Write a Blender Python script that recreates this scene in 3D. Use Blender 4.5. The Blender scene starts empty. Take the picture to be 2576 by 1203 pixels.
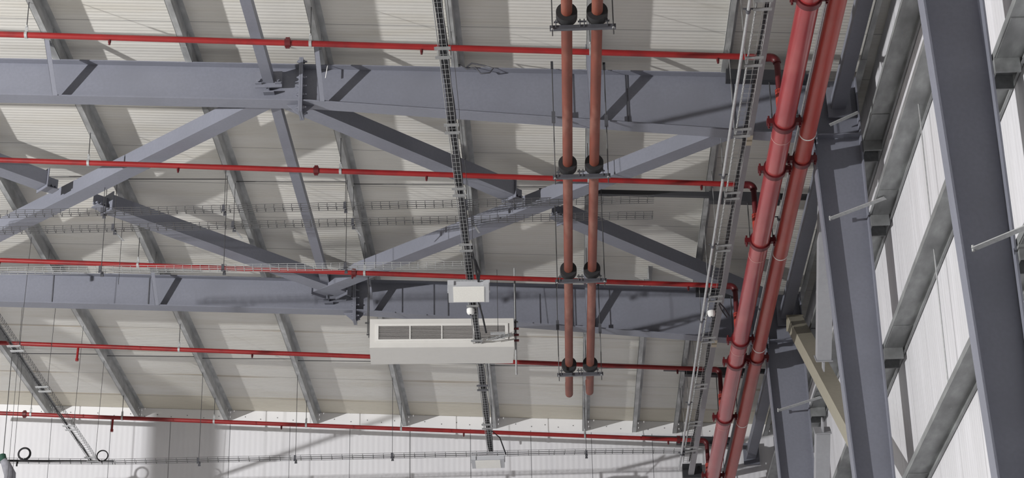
import bpy, math, random
from math import sin, cos, pi, radians, sqrt
from mathutils import Vector, Matrix
random.seed(7)
SC = bpy.context.scene
COL = SC.collection

# ------------------------------------------------------------------ camera
YAW, PIT, ROL, FPX = -0.0193787, 0.4235528, -0.0203442, 5166.2446
EYE = Vector((0, 0, 1.6))
Fw = Vector((sin(YAW)*cos(PIT), cos(YAW)*cos(PIT), sin(PIT)))
Rt = Vector((cos(YAW), -sin(YAW), 0))
Up = Rt.cross(Fw)
Rt, Up = Rt*cos(ROL)+Up*sin(ROL), -Rt*sin(ROL)+Up*cos(ROL)
cd = bpy.data.cameras.new('camera')
cd.sensor_width = 36.0
cd.lens = FPX/2576*36.0
cd.clip_end = 300
cam = bpy.data.objects.new('camera', cd)
cam.matrix_world = Matrix(((Rt.x, Up.x, -Fw.x, EYE.x), (Rt.y, Up.y, -Fw.y, EYE.y),
                           (Rt.z, Up.z, -Fw.z, EYE.z), (0, 0, 0, 1)))
COL.objects.link(cam)
SC.camera = cam

# ------------------------------------------------------------------ light
SC.view_settings.view_transform = 'Standard'
SC.view_settings.look = 'None'
SC.view_settings.gamma = 1
SC.view_settings.exposure = 0.2
w = bpy.data.worlds.new('world'); SC.world = w; w.use_nodes = True
bg = w.node_tree.nodes['Background']
bg.inputs[0].default_value = (1.0, 0.97, 0.94, 1); bg.inputs[1].default_value = .05
LX, LY, LZ = -18.3, 9.3, 7.9            # flood lamp on a mast in the hall, far left
ld = bpy.data.lights.new('flood_light', 'SPOT')
ld.energy = 18500; ld.color = (1.0, 0.985, 0.96); ld.shadow_soft_size = 0.13
ld.spot_size = radians(130); ld.spot_blend = 0.6
lo = bpy.data.objects.new('flood_light', ld)
lo.location = (LX, LY, LZ)
lo.rotation_euler = (Vector((-2, 25, 12))-Vector((LX, LY, LZ))).to_track_quat('-Z', 'Y').to_euler()
COL.objects.link(lo)

# added fill lamps, unseen: they light the floor so its bounce brightens the roof
for hx, hy in ((-24, 2), (-24, 14), (-24, 26), (-14, 0), (-14, 13), (-6, -6), (-4, -12)):
    hd = bpy.data.lights.new('bounce_fill_light', 'AREA'); hd.shape = 'DISK'; hd.size = .5; hd.energy = 420; hd.color = (1.0, .965, .90)
    hd.spread = radians(150)
    ho = bpy.data.objects.new('bounce_fill_light', hd); ho.location = (hx, hy, 11.2); COL.objects.link(ho)

# ------------------------------------------------------------------ layout
H0, S = 12.77407, 0.0560413            # purlin underside height at X=0, roof fall to the right
Y1, B = 20.25956, 6.166538             # first frame seen whole, bay length
YW = Y1+2*B                            # end wall
XK, D = -8.459, 1.5                    # purlin grid
def zp(x): return H0-S*x               # underside of purlins = top of rafters
def xk(k): return XK+D*k

# ------------------------------------------------------------------ materials
def mat(name, base, rough=.6, metal=0.0, noise=0.0, nscale=6.0, dirt=None, dscale=3.0, dlo=.5, dhi=.7,
        bump=0.0, spec=.5, coat=0.0, stretch=(1, 1, 1)):
    m = bpy.data.materials.new(name); m.use_nodes = True
    nt = m.node_tree; N = nt.nodes; L = nt.links
    b = N['Principled BSDF']
    b.inputs['Base Color'].default_value = (*base, 1)
    b.inputs['Roughness'].default_value = rough
    b.inputs['Metallic'].default_value = metal
    b.inputs['Specular IOR Level'].default_value = spec
    b.inputs['Coat Weight'].default_value = coat
    src = None
    if noise or dirt or bump:
        tc = N.new('ShaderNodeTexCoord'); mp = N.new('ShaderNodeMapping')
        mp.inputs['Scale'].default_value = stretch
        L.new(tc.outputs['Object'], mp.inputs[0])
        if noise or bump:
            n1 = N.new('ShaderNodeTexNoise'); n1.inputs['Scale'].default_value = nscale
            n1.inputs['Detail'].default_value = 5
            L.new(mp.outputs[0], n1.inputs['Vector'])
        if noise:
            mr = N.new('ShaderNodeMapRange')
            mr.inputs['From Min'].default_value = .3; mr.inputs['From Max'].default_value = .7
            mr.inputs['To Min'].default_value = 1-noise; mr.inputs['To Max'].default_value = 1+noise
            L.new(n1.outputs['Fac'], mr.inputs['Value'])
            mx = N.new('ShaderNodeVectorMath'); mx.operation = 'SCALE'
            mx.inputs[0].default_value = base
            L.new(mr.outputs[0], mx.inputs['Scale']); src = mx.outputs[0]
        if dirt:
            n2 = N.new('ShaderNodeTexNoise'); n2.inputs['Scale'].default_value = dscale
            n2.inputs['Detail'].default_value = 6
            L.new(mp.outputs[0], n2.inputs['Vector'])
            r2 = N.new('ShaderNodeMapRange')
            r2.inputs['From Min'].default_value = dlo; r2.inputs['From Max'].default_value = dhi
            L.new(n2.outputs['Fac'], r2.inputs['Value'])
            m2 = N.new('ShaderNodeMix'); m2.data_type = 'RGBA'
            L.new(r2.outputs[0], m2.inputs[0])
            if src: L.new(src, m2.inputs[6])
            else: m2.inputs[6].default_value = (*base, 1)
            m2.inputs[7].default_value = (*dirt, 1); src = m2.outputs[2]
        if src: L.new(src, b.inputs['Base Color'])
        if bump:
            bp = N.new('ShaderNodeBump'); bp.inputs['Strength'].default_value = bump
            bp.inputs['Distance'].default_value = .01
            L.new(n1.outputs['Fac'], bp.inputs['Height']); L.new(bp.outputs[0], b.inputs['Normal'])
    return m

def panel_mat(name, base, axis, pitch, joint, j0, jw, stain, stain_axis_scale, rib=.35, groove=(.25, .25, .25), warm=None):
    """sandwich panel: fine ribs and a joint every `joint` metres along `axis`, stains with a shape of their own"""
    m = bpy.data.materials.new(name); m.use_nodes = True
    nt = m.node_tree; N = nt.nodes; L = nt.links
    b = N['Principled BSDF']; b.inputs['Roughness'].default_value = .55
    g = N.new('ShaderNodeNewGeometry'); sx = N.new('ShaderNodeSeparateXYZ')
    L.new(g.outputs['Position'], sx.inputs[0]); A = sx.outputs[axis]
    def math_(op, a, bval=None, c=None):
        n = N.new('ShaderNodeMath'); n.operation = op
        for i, v in enumerate((a, bval, c)):
            if v is None: continue
            if isinstance(v, (int, float)): n.inputs[i].default_value = v
            else: L.new(v, n.inputs[i])
        return n.outputs[0]
    # joint mask
    t = math_('SUBTRACT', A, j0); t = math_('DIVIDE', t, joint); fr = math_('FRACT', t)
    d = math_('SUBTRACT', fr, .5); d = math_('ABSOLUTE', d)
    jm = math_('GREATER_THAN', d, .5-jw/joint/2)
    # ribs
    r = math_('MULTIPLY', A, 2*pi/pitch); r = math_('SINE', r)
    # stains
    mp = N.new('ShaderNodeMapping'); mp.inputs['Scale'].default_value = stain_axis_scale
    L.new(g.outputs['Position'], mp.inputs[0])
    nz = N.new('ShaderNodeTexNoise'); nz.inputs['Scale'].default_value = 1.0; nz.inputs['Detail'].default_value = 7
    nz.inputs['Roughness'].default_value = .62
    L.new(mp.outputs[0], nz.inputs['Vector'])
    mr = N.new('ShaderNodeMapRange'); mr.inputs['From Min'].default_value = .47; mr.inputs['From Max'].default_value = .72
    L.new(nz.outputs['Fac'], mr.inputs['Value'])
    m1 = N.new('ShaderNodeMix'); m1.data_type = 'RGBA'
    m1.inputs[6].default_value = (*base, 1); m1.inputs[7].default_value = (*stain, 1)
    L.new(mr.outputs[0], m1.inputs[0]); col = m1.outputs[2]
    if warm:                       # one panel of an older, yellower batch
        y0, y1, wc = warm
        a = math_('GREATER_THAN', A, y0); c2 = math_('LESS_THAN', A, y1); k = math_('MULTIPLY', a, c2)
        k = math_('MULTIPLY', k, .75)
        m3 = N.new('ShaderNodeMix'); m3.data_type = 'RGBA'; L.new(k, m3.inputs[0]); L.new(col, m3.inputs[6])
        m3.inputs[7].default_value = (*wc, 1); col = m3.outputs[2]
    if warm:                       # brown drip marks along some of the far joints
        jb = math_('GREATER_THAN', d, .5-.10/joint/2)
        n3 = N.new('ShaderNodeTexNoise'); n3.inputs['Scale'].default_value = 1.0; n3.inputs['Detail'].default_value = 8
        mp3 = N.new('ShaderNodeMapping'); mp3.inputs['Scale'].default_value = (.45, 9.0, .3)
        L.new(g.outputs['Position'], mp3.inputs[0]); L.new(mp3.outputs[0], n3.inputs['Vector'])
        r3 = N.new('ShaderNodeMapRange'); r3.inputs['From Min'].default_value = .48; r3.inputs['From Max'].default_value = .62
        L.new(n3.outputs['Fac'], r3.inputs['Value'])
        k3 = math_('MULTIPLY', jb, r3.outputs[0]); far = math_('GREATER_THAN', A, 27.2); k3 = math_('MULTIPLY', k3, far); k3 = math_('MULTIPLY', k3, .7)
        m5 = N.new('ShaderNodeMix'); m5.data_type = 'RGBA'; L.new(k3, m5.inputs[0]); L.new(col, m5.inputs[6])
        m5.inputs[7].default_value = (.36, .29, .20, 1); col = m5.outputs[2]
    m2 = N.new('ShaderNodeMix'); m2.data_type = 'RGBA'
    L.new(jm, m2.inputs[0]); L.new(col, m2.inputs[6]); m2.inputs[7].default_value = (*groove, 1)
    L.new(m2.outputs[2], b.inputs['Base Color'])
    bp = N.new('ShaderNodeBump'); bp.inputs['Strength'].default_value = rib; bp.inputs['Distance'].default_value = .004
    L.new(r, bp.inputs['Height']); L.new(bp.outputs[0], b.inputs['Normal'])
    return m

M = {}
M['steel'] = mat('grey_steel_paint', (.180, .188, .230), .5, noise=.05, nscale=30, dirt=(.158, .165, .20), dscale=1.3, dlo=.45, dhi=.8)
M['steel_pale'] = mat('pale_grey_paint', (.30, .305, .33), .55, noise=.04, nscale=20)
M['beige'] = mat('beige_with_bounce_light', (.30, .28, .225), .6, noise=.05, nscale=20)  # olive light bounced from the floor is put into this brace colour
M['galv'] = mat('galvanized_steel', (.42, .43, .435), .5, metal=.25, noise=.22, nscale=14, dirt=(.27, .275, .28), dscale=4, dlo=.45, dhi=.65, stretch=(1, .35, 1))
M['galv_girt'] = mat('weathered_galvanized', (.27, .28, .285), .5, metal=.3, noise=.25, nscale=10, dirt=(.17, .175, .18), dscale=3.5, dlo=.45, dhi=.65, stretch=(1, .35, 1))
M['galv_mid'] = mat('dull_galvanized', (.30, .305, .31), .5, metal=.3, noise=.1, nscale=30)
M['galv_bright'] = mat('bright_galvanized', (.46, .47, .48), .42, metal=.5, noise=.12, nscale=30)
M['wire'] = mat('galvanized_wire', (.10, .10, .105), .5, metal=.3)
M['rod'] = mat('threaded_rod', (.085, .085, .09), .45, metal=.5)
M['dark'] = mat('dark_channel', (.035, .036, .042), .5, metal=.2)
M['channel'] = mat('grey_channel', (.10, .102, .118), .45, metal=.4, noise=.1, nscale=20)
M['red'] = mat('red_pipe_paint', (.235, .009, .010), .42, noise=.10, nscale=5, dirt=(.14, .006, .008), dscale=2.2, dlo=.55, dhi=.7)
M['main'] = mat('glossy_red_paint', (.27, .024, .028), .30, noise=.10, nscale=4, dirt=(.33, .065, .06), dscale=3.5, dlo=.5, dhi=.75, coat=.25, stretch=(1, .4, 1))
M['main2'] = mat('orange_red_paint', (.33, .036, .026), .38, noise=.08, nscale=4, dirt=(.37, .09, .065), dscale=3, dlo=.5, dhi=.8, stretch=(1, .4, 1))
M['coupling'] = mat('dark_red_coupling', (.09, .006, .009), .45)
M['copper'] = mat('copper_pipe', (.18, .048, .030), .55, metal=.12, noise=.2, nscale=9, dirt=(.30, .135, .10), dscale=5, dlo=.52, dhi=.72, stretch=(1, .25, 1))
M['rubber'] = mat('black_rubber', (.016, .016, .018), .7)
M['cable'] = mat('black_cable', (.010, .010, .014), .55)
M['tie'] = mat('white_tie', (.75, .75, .74), .5)
M['frame'] = mat('frame_enamel', (.70, .69, .67), .45)
M['strap'] = mat('pinkish_strap', (.42, .22, .21), .5)
M['white'] = mat('white_enamel', (.62, .61, .59), .5, noise=.02, nscale=8)
M['lampgrey'] = mat('lamp_housing', (.47, .48, .51), .5)
M['diffuser'] = mat('lamp_diffuser', (.85, .84, .80), .35, noise=.05, nscale=60)
M['grille'] = mat('grille_blades', (.50, .48, .47), .5)
M['void'] = mat('dark_inside', (.03, .027, .03), .8)
M['cream'] = mat('cream_clip', (.62, .57, .45), .6)
M['green'] = mat('dark_green', (.02, .07, .05), .6)
M['grime'] = mat('grey_housing', (.30, .30, .34), .6, noise=.15, nscale=20)
M['floor'] = mat('concrete_floor', (.46, .455, .44), .7, noise=.08, nscale=.8)
M['flash'] = mat('white_flashing', (.78, .78, .80), .45)
M['screw'] = mat('screw_head', (.16, .16, .17), .5)
M['roof'] = panel_mat('roof_panel', (.60, .59, .565), 1, .066, 1.029, 22.70-.0, .012, (.54, .52, .475), (.55, 3.5, .5),
                      warm=(31.90, 33.0, (.54, .50, .41)))
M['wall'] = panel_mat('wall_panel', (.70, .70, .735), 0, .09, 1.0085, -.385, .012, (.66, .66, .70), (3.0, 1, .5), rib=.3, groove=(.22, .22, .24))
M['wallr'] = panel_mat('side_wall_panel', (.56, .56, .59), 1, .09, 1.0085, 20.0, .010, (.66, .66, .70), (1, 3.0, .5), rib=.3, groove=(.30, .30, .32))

# ------------------------------------------------------------------ mesh builder
class MB:
    def __init__(s): s.v = []; s.f = []; s.sm = []
    def add(s, vs, fs, smooth=False):
        o = len(s.v); s.v += [tuple(v) for v in vs]
        s.f += [tuple(i+o for i in f) for f in fs]; s.sm += [smooth]*len(fs)
        return s
    def box(s, x0, x1, y0, y1, z0, z1):
        vs = [(x, y, z) for x in (x0, x1) for y in (y0, y1) for z in (z0, z1)]
        return s.hexa(vs)
    def hexa(s, vs):      # order: x0y0z0 x0y0z1 x0y1z0 x0y1z1 x1y0z0 ...
        return s.add(vs, [(0, 1, 3, 2), (4, 6, 7, 5), (0, 4, 5, 1), (2, 3, 7, 6), (0, 2, 6, 4), (1, 5, 7, 3)])
    def bar(s, a, b, wd, ht, up=(0, 0, 1), off=(0, 0)):
        """rectangular bar from a to b; wd across, ht along `up`"""
        a = Vector(a); b = Vector(b); d = (b-a).normalized(); up = Vector(up)
        r = d.cross(up).normalized(); u = r.cross(d).normalized()
        vs = []
        for e in (a, b):
            for i in (-.5, .5):
                for j in (-.5, .5):
                    vs.append(e+r*(i*wd+off[0])+u*(j*ht+off[1]))
        return s.hexa(vs)
    def angle(s, a, b, leg, t, up=(0, 0, 1)):
        s.bar(a, b, leg, t, up); return s.bar(a, b, t, leg, up, (-leg/2+t/2, leg/2-t/2))
    def tube(s, pts, r, n=12, caps=True, smooth=True, radii=None):
        pts = [Vector(p) for p in pts]; k = len(pts); vs = []; fs = []
        prev = None
        for i, p in enumerate(pts):
            if i == 0: t = pts[1]-p
            elif i == k-1: t = p-pts[i-1]
            else: t = (pts[i+1]-p).normalized()+(p-pts[i-1]).normalized()
            t.normalize()
            if prev is None:
                q = Vector((0, 0, 1)) if abs(t.z) < .9 else Vector((1, 0, 0))
                u = t.cross(q).normalized()
            else:
                u = (prev-t*prev.dot(t)).normalized()
            prev = u; v = t.cross(u)
            rr = radii[i] if radii else r
            for j in range(n):
                a = 2*pi*j/n; vs.append(p+u*(rr*cos(a))+v*(rr*sin(a)))
        for i in range(k-1):
            for j in range(n):
                a = i*n+j; b = i*n+(j+1) % n
                fs.append((a, b, b+n, a+n))
        s.add(vs, fs, smooth)
        if caps:
            s.add(vs[:n][::-1], [tuple(range(n))]); s.add(vs[-n:], [tuple(range(n))])
        return s
    def ring(s, c, ax, r0, r1, th, n=20):       # flat collar of thickness th along ax, bore r0, outer r1
        c = Vector(c); ax = Vector(ax).normalized()
        q = Vector((0, 0, 1)) if abs(ax.z) < .9 else Vector((1, 0, 0))
        u = ax.cross(q).normalized(); v = ax.cross(u); vs = []
        for dz, r in ((-th/2, r0), (-th/2, r1), (th/2, r1), (th/2, r0)):
            for j in range(n):
                a = 2*pi*j/n; vs.append(c+ax*dz+u*(r*cos(a))+v*(r*sin(a)))
        fs = []
        for i in range(4):
            for j in range(n):
                a = i*n+j; b = i*n+(j+1) % n; i2 = (i+1) % 4
                fs.append((a, i2*n+j, i2*n+(j+1) % n, b))
        return s.add(vs, fs, False)
    def build(s, name, m, parent=None, loc=None):
        org = Vector(loc) if loc is not None else (parent['_o'] and Vector(parent['_o']) if parent is not None else Vector((0, 0, 0)))
        me = bpy.data.meshes.new(name)
        me.from_pydata([tuple(Vector(v)-org) for v in s.v], [], s.f)
        me.polygons.foreach_set('use_smooth', s.sm)
        me.materials.append(M[m] if isinstance(m, str) else m); me.update()
        o = bpy.data.objects.new(name, me); COL.objects.link(o)
        if parent is not None:
            o.parent = parent
            if parent.type == 'MESH': pass
        else:
            o.location = org
        o['_o'] = tuple(org)
        return o

def tag(o, label=None, cat=None, group=None, kind=None):
    if label: o['label'] = label
    if cat: o['category'] = cat
    if group: o['group'] = group
    if kind: o['kind'] = kind
    return o
def thing(name, loc, label, cat, group=None):
    o = bpy.data.objects.new(name, None); COL.objects.link(o)
    o.empty_display_size = .1; o.location = loc; o['_o'] = tuple(loc)
    return tag(o, label, cat, group)

# ------------------------------------------------------------------ setting
XL, YF, XR = -27.0, 6.5, 3.70
t = .10
mb = MB()
vs = []
for x in (XL, XR+.1):
    for y in (YF, YW+.1):
        for dz in (.2, .2+t): vs.append((x, y, zp(x)+dz))
mb.hexa(vs); tag(mb.build('ceiling', 'roof'), kind='structure')
mb = MB(); vs = []
for x in (XL, XR+.1):
    for y in (YW, YW+.1):
        for z in (0, zp(x)+.2): vs.append((x, y, z))
mb.hexa(vs); tag(mb.build('wall_back', 'wall'), kind='structure')
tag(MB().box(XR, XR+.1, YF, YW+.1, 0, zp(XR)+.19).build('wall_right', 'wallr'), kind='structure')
tag(MB().box(-45, 20, -20, 45, -.1, 0).build('floor', 'floor'), kind='structure')
# white flashing along the top of the end wall
mb = MB(); vs = []
for x in (XL, XR):
    for y in (YW-.006, YW-.001):
        for dz in (-.02, .195): vs.append((x, y, zp(x)+dz))
mb.hexa(vs)
fl = tag(mb.build('trim_1', 'flash'), kind='structure')
mb = MB()
for i in range(52):
    x = -9.4+i*.25+.03*sin(i*5.1)
    z = zp(x)+(.085 if i % 2 else .05)
    if abs((x-XK) % D) < .06: continue
    mb.tube([(x, YW-.016, z), (x, YW-.005, z)], .008, 6)
mb.build('screw_row', 'screw', fl)['kind'] = 'stuff'

# ------------------------------------------------------------------ purlins
ORD = ['leftmost', 'second from the left', 'third from the left', 'fourth from the left', 'fifth from the left',
       'sixth from the left', 'seventh from the left', 'eighth from the left', 'ninth from the left']
def purlin(x, ya, yb, label, holes=True):
    z = zp(x); o = thing('roof_purlin', (x, ya, z), label, 'purlin', 'galvanized purlins under the roof panels')
    tk = .004; h = .2
    mb = MB()
    ye = yb-.25 if holes else yb
    mb.box(x-tk/2, x+tk/2, ya, ye, z, z+h)
    if holes:      # three bolt slots at the wall end
        ys = [ye, yb-.17, yb-.15, yb-.06, yb-.04, yb]
        mb.box(x-tk/2, x+tk/2, ys[0], ys[1], z, z+h); mb.box(x-tk/2, x+tk/2, ys[2], ys[3], z, z+h)
        mb.box(x-tk/2, x+tk/2, ys[4], ys[5], z, z+h)
        mb.box(x-tk/2, x+tk/2, ys[1], ys[2], z, z+.13); mb.box(x-tk/2, x+tk/2, ys[1], ys[2], z+.16, z+h)
        mb.box(x-tk/2, x+tk/2, ys[3], ys[4], z, z+.05); mb.box(x-tk/2, x+tk/2, ys[3], ys[4], z+.08, z+.13)
        mb.box(x-tk/2, x+tk/2, ys[3], ys[4], z+.16, z+h)
    mb.build('web', 'galv', o)
    mb = MB(); mb.box(x-.065, x+tk/2, ya, yb, z-tk, z); mb.box(x-.065, x-.061, ya, yb, z-tk, z+.02)
    mb.build('bottom_flange', 'galv', o)
    mb = MB(); mb.box(x-tk/2, x+.065, ya, yb, z+h-tk, z+h); mb.build('top_flange', 'galv', o)
    for yy in (Y1, Y1+B):
        if ya < yy-.5 and yy+.5 < yb:
            mb = MB(); mb.box(x+.003, x+.009, yy-.45, yy+.45, z+.005, z+h-.01)
            mb.box(x-.068, x+.006, yy-.45, yy+.45, z-.009, z-.0045)
            mb.build('lap_sleeve', 'galv', o)
    return o
for k in range(-2, 9):
    x = xk(k)
    if k < 0: lab = 'galvanized roof purlin out of the picture beyond the left edge'
    else: lab = 'galvanized Z-shaped roof purlin reaching the end wall, %s' % ORD[k]
    if k >= 0: purlin(x, YF+.1, YW-.008, lab)
    else: purlin(x, Y1-5, YW-.008, 'purlin number %d beyond the left edge of the photo' % (-k))
purlin(1.37, Y1+B-.35, YW-.008, 'short extra purlin in the far bay only, just right of the copper pipes')

# ------------------------------------------------------------------ rafters with columns
XC = 2.98
def dep(x): return .47 if x <= -2.62 else .47+(x+2.62)/(XC+2.62)*.31
def xin(z): return 2.925+max(0, 11.9-z)*.033
def flange(mb, xs, zf, y, hw, tk):
    for a, b in zip(xs[:-1], xs[1:]):
        vs = []
        for x in (a, b):
            for yy in (y-hw, y+hw):
                for dz in (0, tk): vs.append((x, yy, zf(x)+dz))
        mb.hexa(vs)
def rafter(y, label, stiff=(), splice=True):
    o = thing('rafter', (-2.6, y, zp(-2.6)-.4), label, 'rafter', 'grey steel rafters under the purlins')
    xa = -26.5; g = .0
    ztop = lambda x: zp(x)-.012
    zbot = lambda x: zp(x)-dep(x)
    mb = MB(); flange(mb, [xa, -2.62, XC], lambda x: ztop(x)-.003, y, .1, .012); mb.build('top_flange', 'steel', o)
    mb = MB(); flange(mb, [xa, -2.62, XC], zbot, y, .1, .014); mb.build('bottom_flange', 'steel', o)
    mb = MB()
    for a, b in ((xa, -2.62), (-2.62, XC)):
        vs = []
        for x in (a, b):
            for yy in (y-.005, y+.005):
                vs += [(x, yy, zbot(x)+.012), (x, yy, ztop(x))]
        mb.hexa(vs)
    mb.build('web', 'steel', o)
    if splice:
        x = -2.72
        mb = MB(); mb.box(x-.022, x-.001, y-.11, y+.11, zbot(x)-.14, ztop(x)+.09)
        mb.box(x+.001, x+.022, y-.11, y+.11, zbot(x)-.14, ztop(x)+.09)
        mb.build('splice_plate', 'steel', o)
        mb = MB()
        for zz in (zbot(x)-.07, zbot(x)+.09, zbot(x)+.2, zbot(x)+.31, ztop(x)+.05):
            for yy in (y-.075, y+.075):
                mb.tube([(x-.05, yy, zz), (x+.065, yy, zz)], .011, 6)
                mb.tube([(x-.036, yy, zz), (x-.022, yy, zz)], .02, 6); mb.tube([(x+.022, yy, zz), (x+.04, yy, zz)], .02, 6)
        mb.build('splice_bolts', 'steel', o)
        mb = MB()
        for s_ in (-1, 1):      # triangular gussets under the splice
            mb.add([(x+s_*.02, y-.005, zbot(x)), (x+s_*.16, y-.005, zbot(x)), (x+s_*.02, y-.005, zbot(x)-.13),
                    (x+s_*.02, y+.005, zbot(x)), (x+s_*.16, y+.005, zbot(x)), (x+s_*.02, y+.005, zbot(x)-.13)],
                   [(0, 1, 2), (3, 5, 4), (0, 3, 4, 1), (1, 4, 5, 2), (2, 5, 3, 0)])
        mb.build('gusset', 'steel', o)
    for x in stiff:
        mb = MB(); mb.box(x-.007, x+.007, y-.014, y-.005, zbot(x)+.014, ztop(x)-.003); mb.build('weld_seam', 'channel', o)
    return o
rafter(Y1-B, 'grey steel rafter of the nearest frame, above the top edge of the picture')
rafter(Y1, 'long grey I-section rafter spanning the upper half of the picture', stiff=(-6.3, .93, 2.1))
rafter(Y1+B, 'grey I-section rafter spanning below the middle of the picture, behind the air unit', stiff=(-7.95, -6.98, -5.62, -1.42, .62))

def column(y, label, zb=0.0):
    o = thing('steel_column', (3.2, y, 0), label, 'column', 'tapered grey columns along the right wall')
    zt = 12.55; hw = .10
    zs = [0, 6, 9, 11.9, zt]
    mb = MB()
    for a, b in zip(zs[:-1], zs[1:]):
        mb.hexa([(xin(a)+.012, y-.006, a), (xin(b)+.012, y-.006, b), (xin(a)+.012, y+.006, a), (xin(b)+.012, y+.006, b),
                 (3.45, y-.006, a), (3.45, y-.006, b), (3.45, y+.006, a), (3.45, y+.006, b)])
    mb.build('web', 'steel', o)
    mb = MB(); zi = 11.86
    for a, b in zip([0, 6, 9], [6, 9, zi]):
        mb.hexa([(xin(a), y-hw, a), (xin(b), y-hw, b), (xin(a), y+hw, a), (xin(b), y+hw, b),
                 (xin(a)+.016, y-hw, a), (xin(b)+.016, y-hw, b), (xin(a)+.016, y+hw, a), (xin(b)+.016, y+hw, b)])
    mb.build('inner_flange', 'steel', o)
    MB().box(3.45, 3.466, y-hw, y+hw, 0, zt).build('outer_flange', 'steel', o)
    MB().box(xin(11.9)+.016, 3.45, y-.095, y-.006, 11.84, 11.856).build('knee_stiffener', 'steel', o)
    MB().box(xin(11.9)+.016, 3.45, y+.006, y+.095, 11.84, 11.856).build('knee_stiffener', 'steel', o)
    MB().box(XC-.02, XC, y-.11, y+.11, zp(XC)-dep(XC)-.1, zp(XC)-.02).build('end_plate', 'steel', o)
    MB().box(2.9, 3.5, y-.2, y+.2, 0, .025).build('base_plate', 'steel', o)
    return o
column(Y1-B, 'big dark grey steel column nearest the camera at the far right')
column(Y1, 'grey steel column in the middle of the three, with a flat brace across its web')
column(Y1+B, 'farthest and smallest grey steel column, left of the other two')

# interior posts carrying the long rafters further left (one shades a strip of the end wall)
for i, y in enumerate((Y1,)):
    o = thing('interior_column', (-12.6, y, 0), 'grey interior steel column under the %s, out of view at left' %
              ('long upper rafter',)[i], 'column')
    x = -12.6; zt = zp(x)-.48; mb = MB()
    mb.box(x-.22, x-.204, y-.15, y+.15, .03, zt); mb.box(x+.204, x+.22, y-.15, y+.15, .03, zt); mb.box(x-.204, x+.204, y-.006, y+.006, .03, zt)
    mb.build('shaft', 'steel', o)
    MB().box(x-.3, x+.3, y-.2, y+.2, 0, .03).build('base_plate', 'steel', o)

# ------------------------------------------------------------------ fly braces from the bottom flange to the purlins
def fly(x, y, label):
    zb = zp(x)-dep(x)+.014
    a = Vector((x, y-.085, zb)); b = Vector((x-.03, y-.56, zp(x)+.06))
    o = thing('fly_brace', tuple(a), label, 'fly brace', 'angle braces from rafter flanges up to the purlins')
    MB().angle(a, b, .055, .005, up=(1, 0, 0)).build('angle_bar', 'steel', o)
    mb = MB(); mb.tube([b+Vector((-.03, .02, -.04)), b+Vector((.04, .02, -.04))], .012, 6); mb.build('bolt', 'galv', o)
for y, nm in ((Y1, 'long upper rafter'), (Y1+B, 'lower rafter')):
    for k, d in ((0, 'at the far left'), (2, 'left of the splice'), (4, 'just right of the splice'), (6, 'behind the copper pipes')):
        fly(xk(k)-.04, y, 'thin steel angle brace on the %s, %s' % (nm, d))

# ------------------------------------------------------------------ longitudinal strut between frames
def node_bracket(parent, x, y, z, s):
    mb = MB()
    mb.box(x-.17, x+.17, y-s*.0-.01 if s < 0 else y, y+.01, z-.10, z+.10)
    return mb
def strut(ya, yb, label):
    x = -3.08; z = zp(x)-.2
    o = thing('tie_strut', (x, ya, z), label, 'strut', 'square struts between the rafters')
    MB().bar((x, ya+.10, z), (x, yb-.10, z), .115, .115).build('tube', 'steel', o)
    for yy, s in ((ya, 1), (yb, -1)):
        mb = MB()
        mb.box(x-.15, x+.15, yy+s*.085, yy+s*.10, z-.11, z+.09)
        mb.box(x-.005, x+.005, yy+s*.006, yy+s*.085, z-.11, z+.09)
        mb.box(x-.06, x+.06, yy+s*.006, yy+s*.085, z-.16, z-.145) if s < 0 else mb.box(x-.15, x+.15, yy+s*.10, yy+s*.27, z-.175, z-.165)
        for dx in (-.11, .11):
            mb.tube([(x+dx, yy+s*.04, z-.03), (x+dx, yy+s*.14, z-.03)], .022, 6)
            mb.box(x+dx-.035, x+dx+.035, yy+s*.10, yy+s*.14, z-.075, z-.065)
        mb.build('end_bracket', 'steel', o)
        if s < 0 and ya > 20:
            for dx in (-.21, .13):
                MB().box(x+dx, x+dx+.055, yy-.34, yy-.30, z+.02, z+.13).build('packing_block', 'cream', o)
strut(Y1-B, Y1, 'square grey strut running up to the long rafter from the top edge of the picture')
strut(Y1, Y1+B, 'square grey strut between the two rafters, in the middle of the braces')

# ------------------------------------------------------------------ roof bracing
HT, WD = .19, .215
def brace(a, b, label, cut_a=False, cut_b=False):
    a = Vector((a[0], a[1], zp(a[0])-.205)); b = Vector((b[0], b[1], zp(b[0])-.205))
    o = thing('roof_brace', tuple((a+b)/2), label, 'brace', 'diagonal square-tube roof braces')
    MB().bar(a, b, WD, HT).build('tube', 'steel', o)
    d = (b-a).normalized(); r = d.cross(Vector((0, 0, 1))).normalized()
    for e, s, c in ((a, -1, cut_a), (b, 1, cut_b)):
        q = e+d*s*.005
        mb = MB()
        mb.bar(q, q+d*s*.012, WD+.05, HT+.07)              # cap plate
        mb.bar(q+d*s*.012, q+d*s*(.21 if c else .16), .02, HT*.8)   # tongue plate
        if c:
            for k_ in (.06, .12, .17):
                mb.tube([q+d*s*k_+r*.05-Vector((0, 0, .04)), q+d*s*k_-r*.05-Vector((0, 0, .04))], .018, 6)
            mb.bar(q+d*s*.03-Vector((0, 0, .1)), q+d*s*.19-Vector((0, 0, .085)), .16, .012)
        mb.build('end_plate', 'steel', o)
ya, yb, ym = Y1+.25, Y1+B-.25, 23.25
def bx(c, y, s): return c+s*(y-ym)/.955
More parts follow.
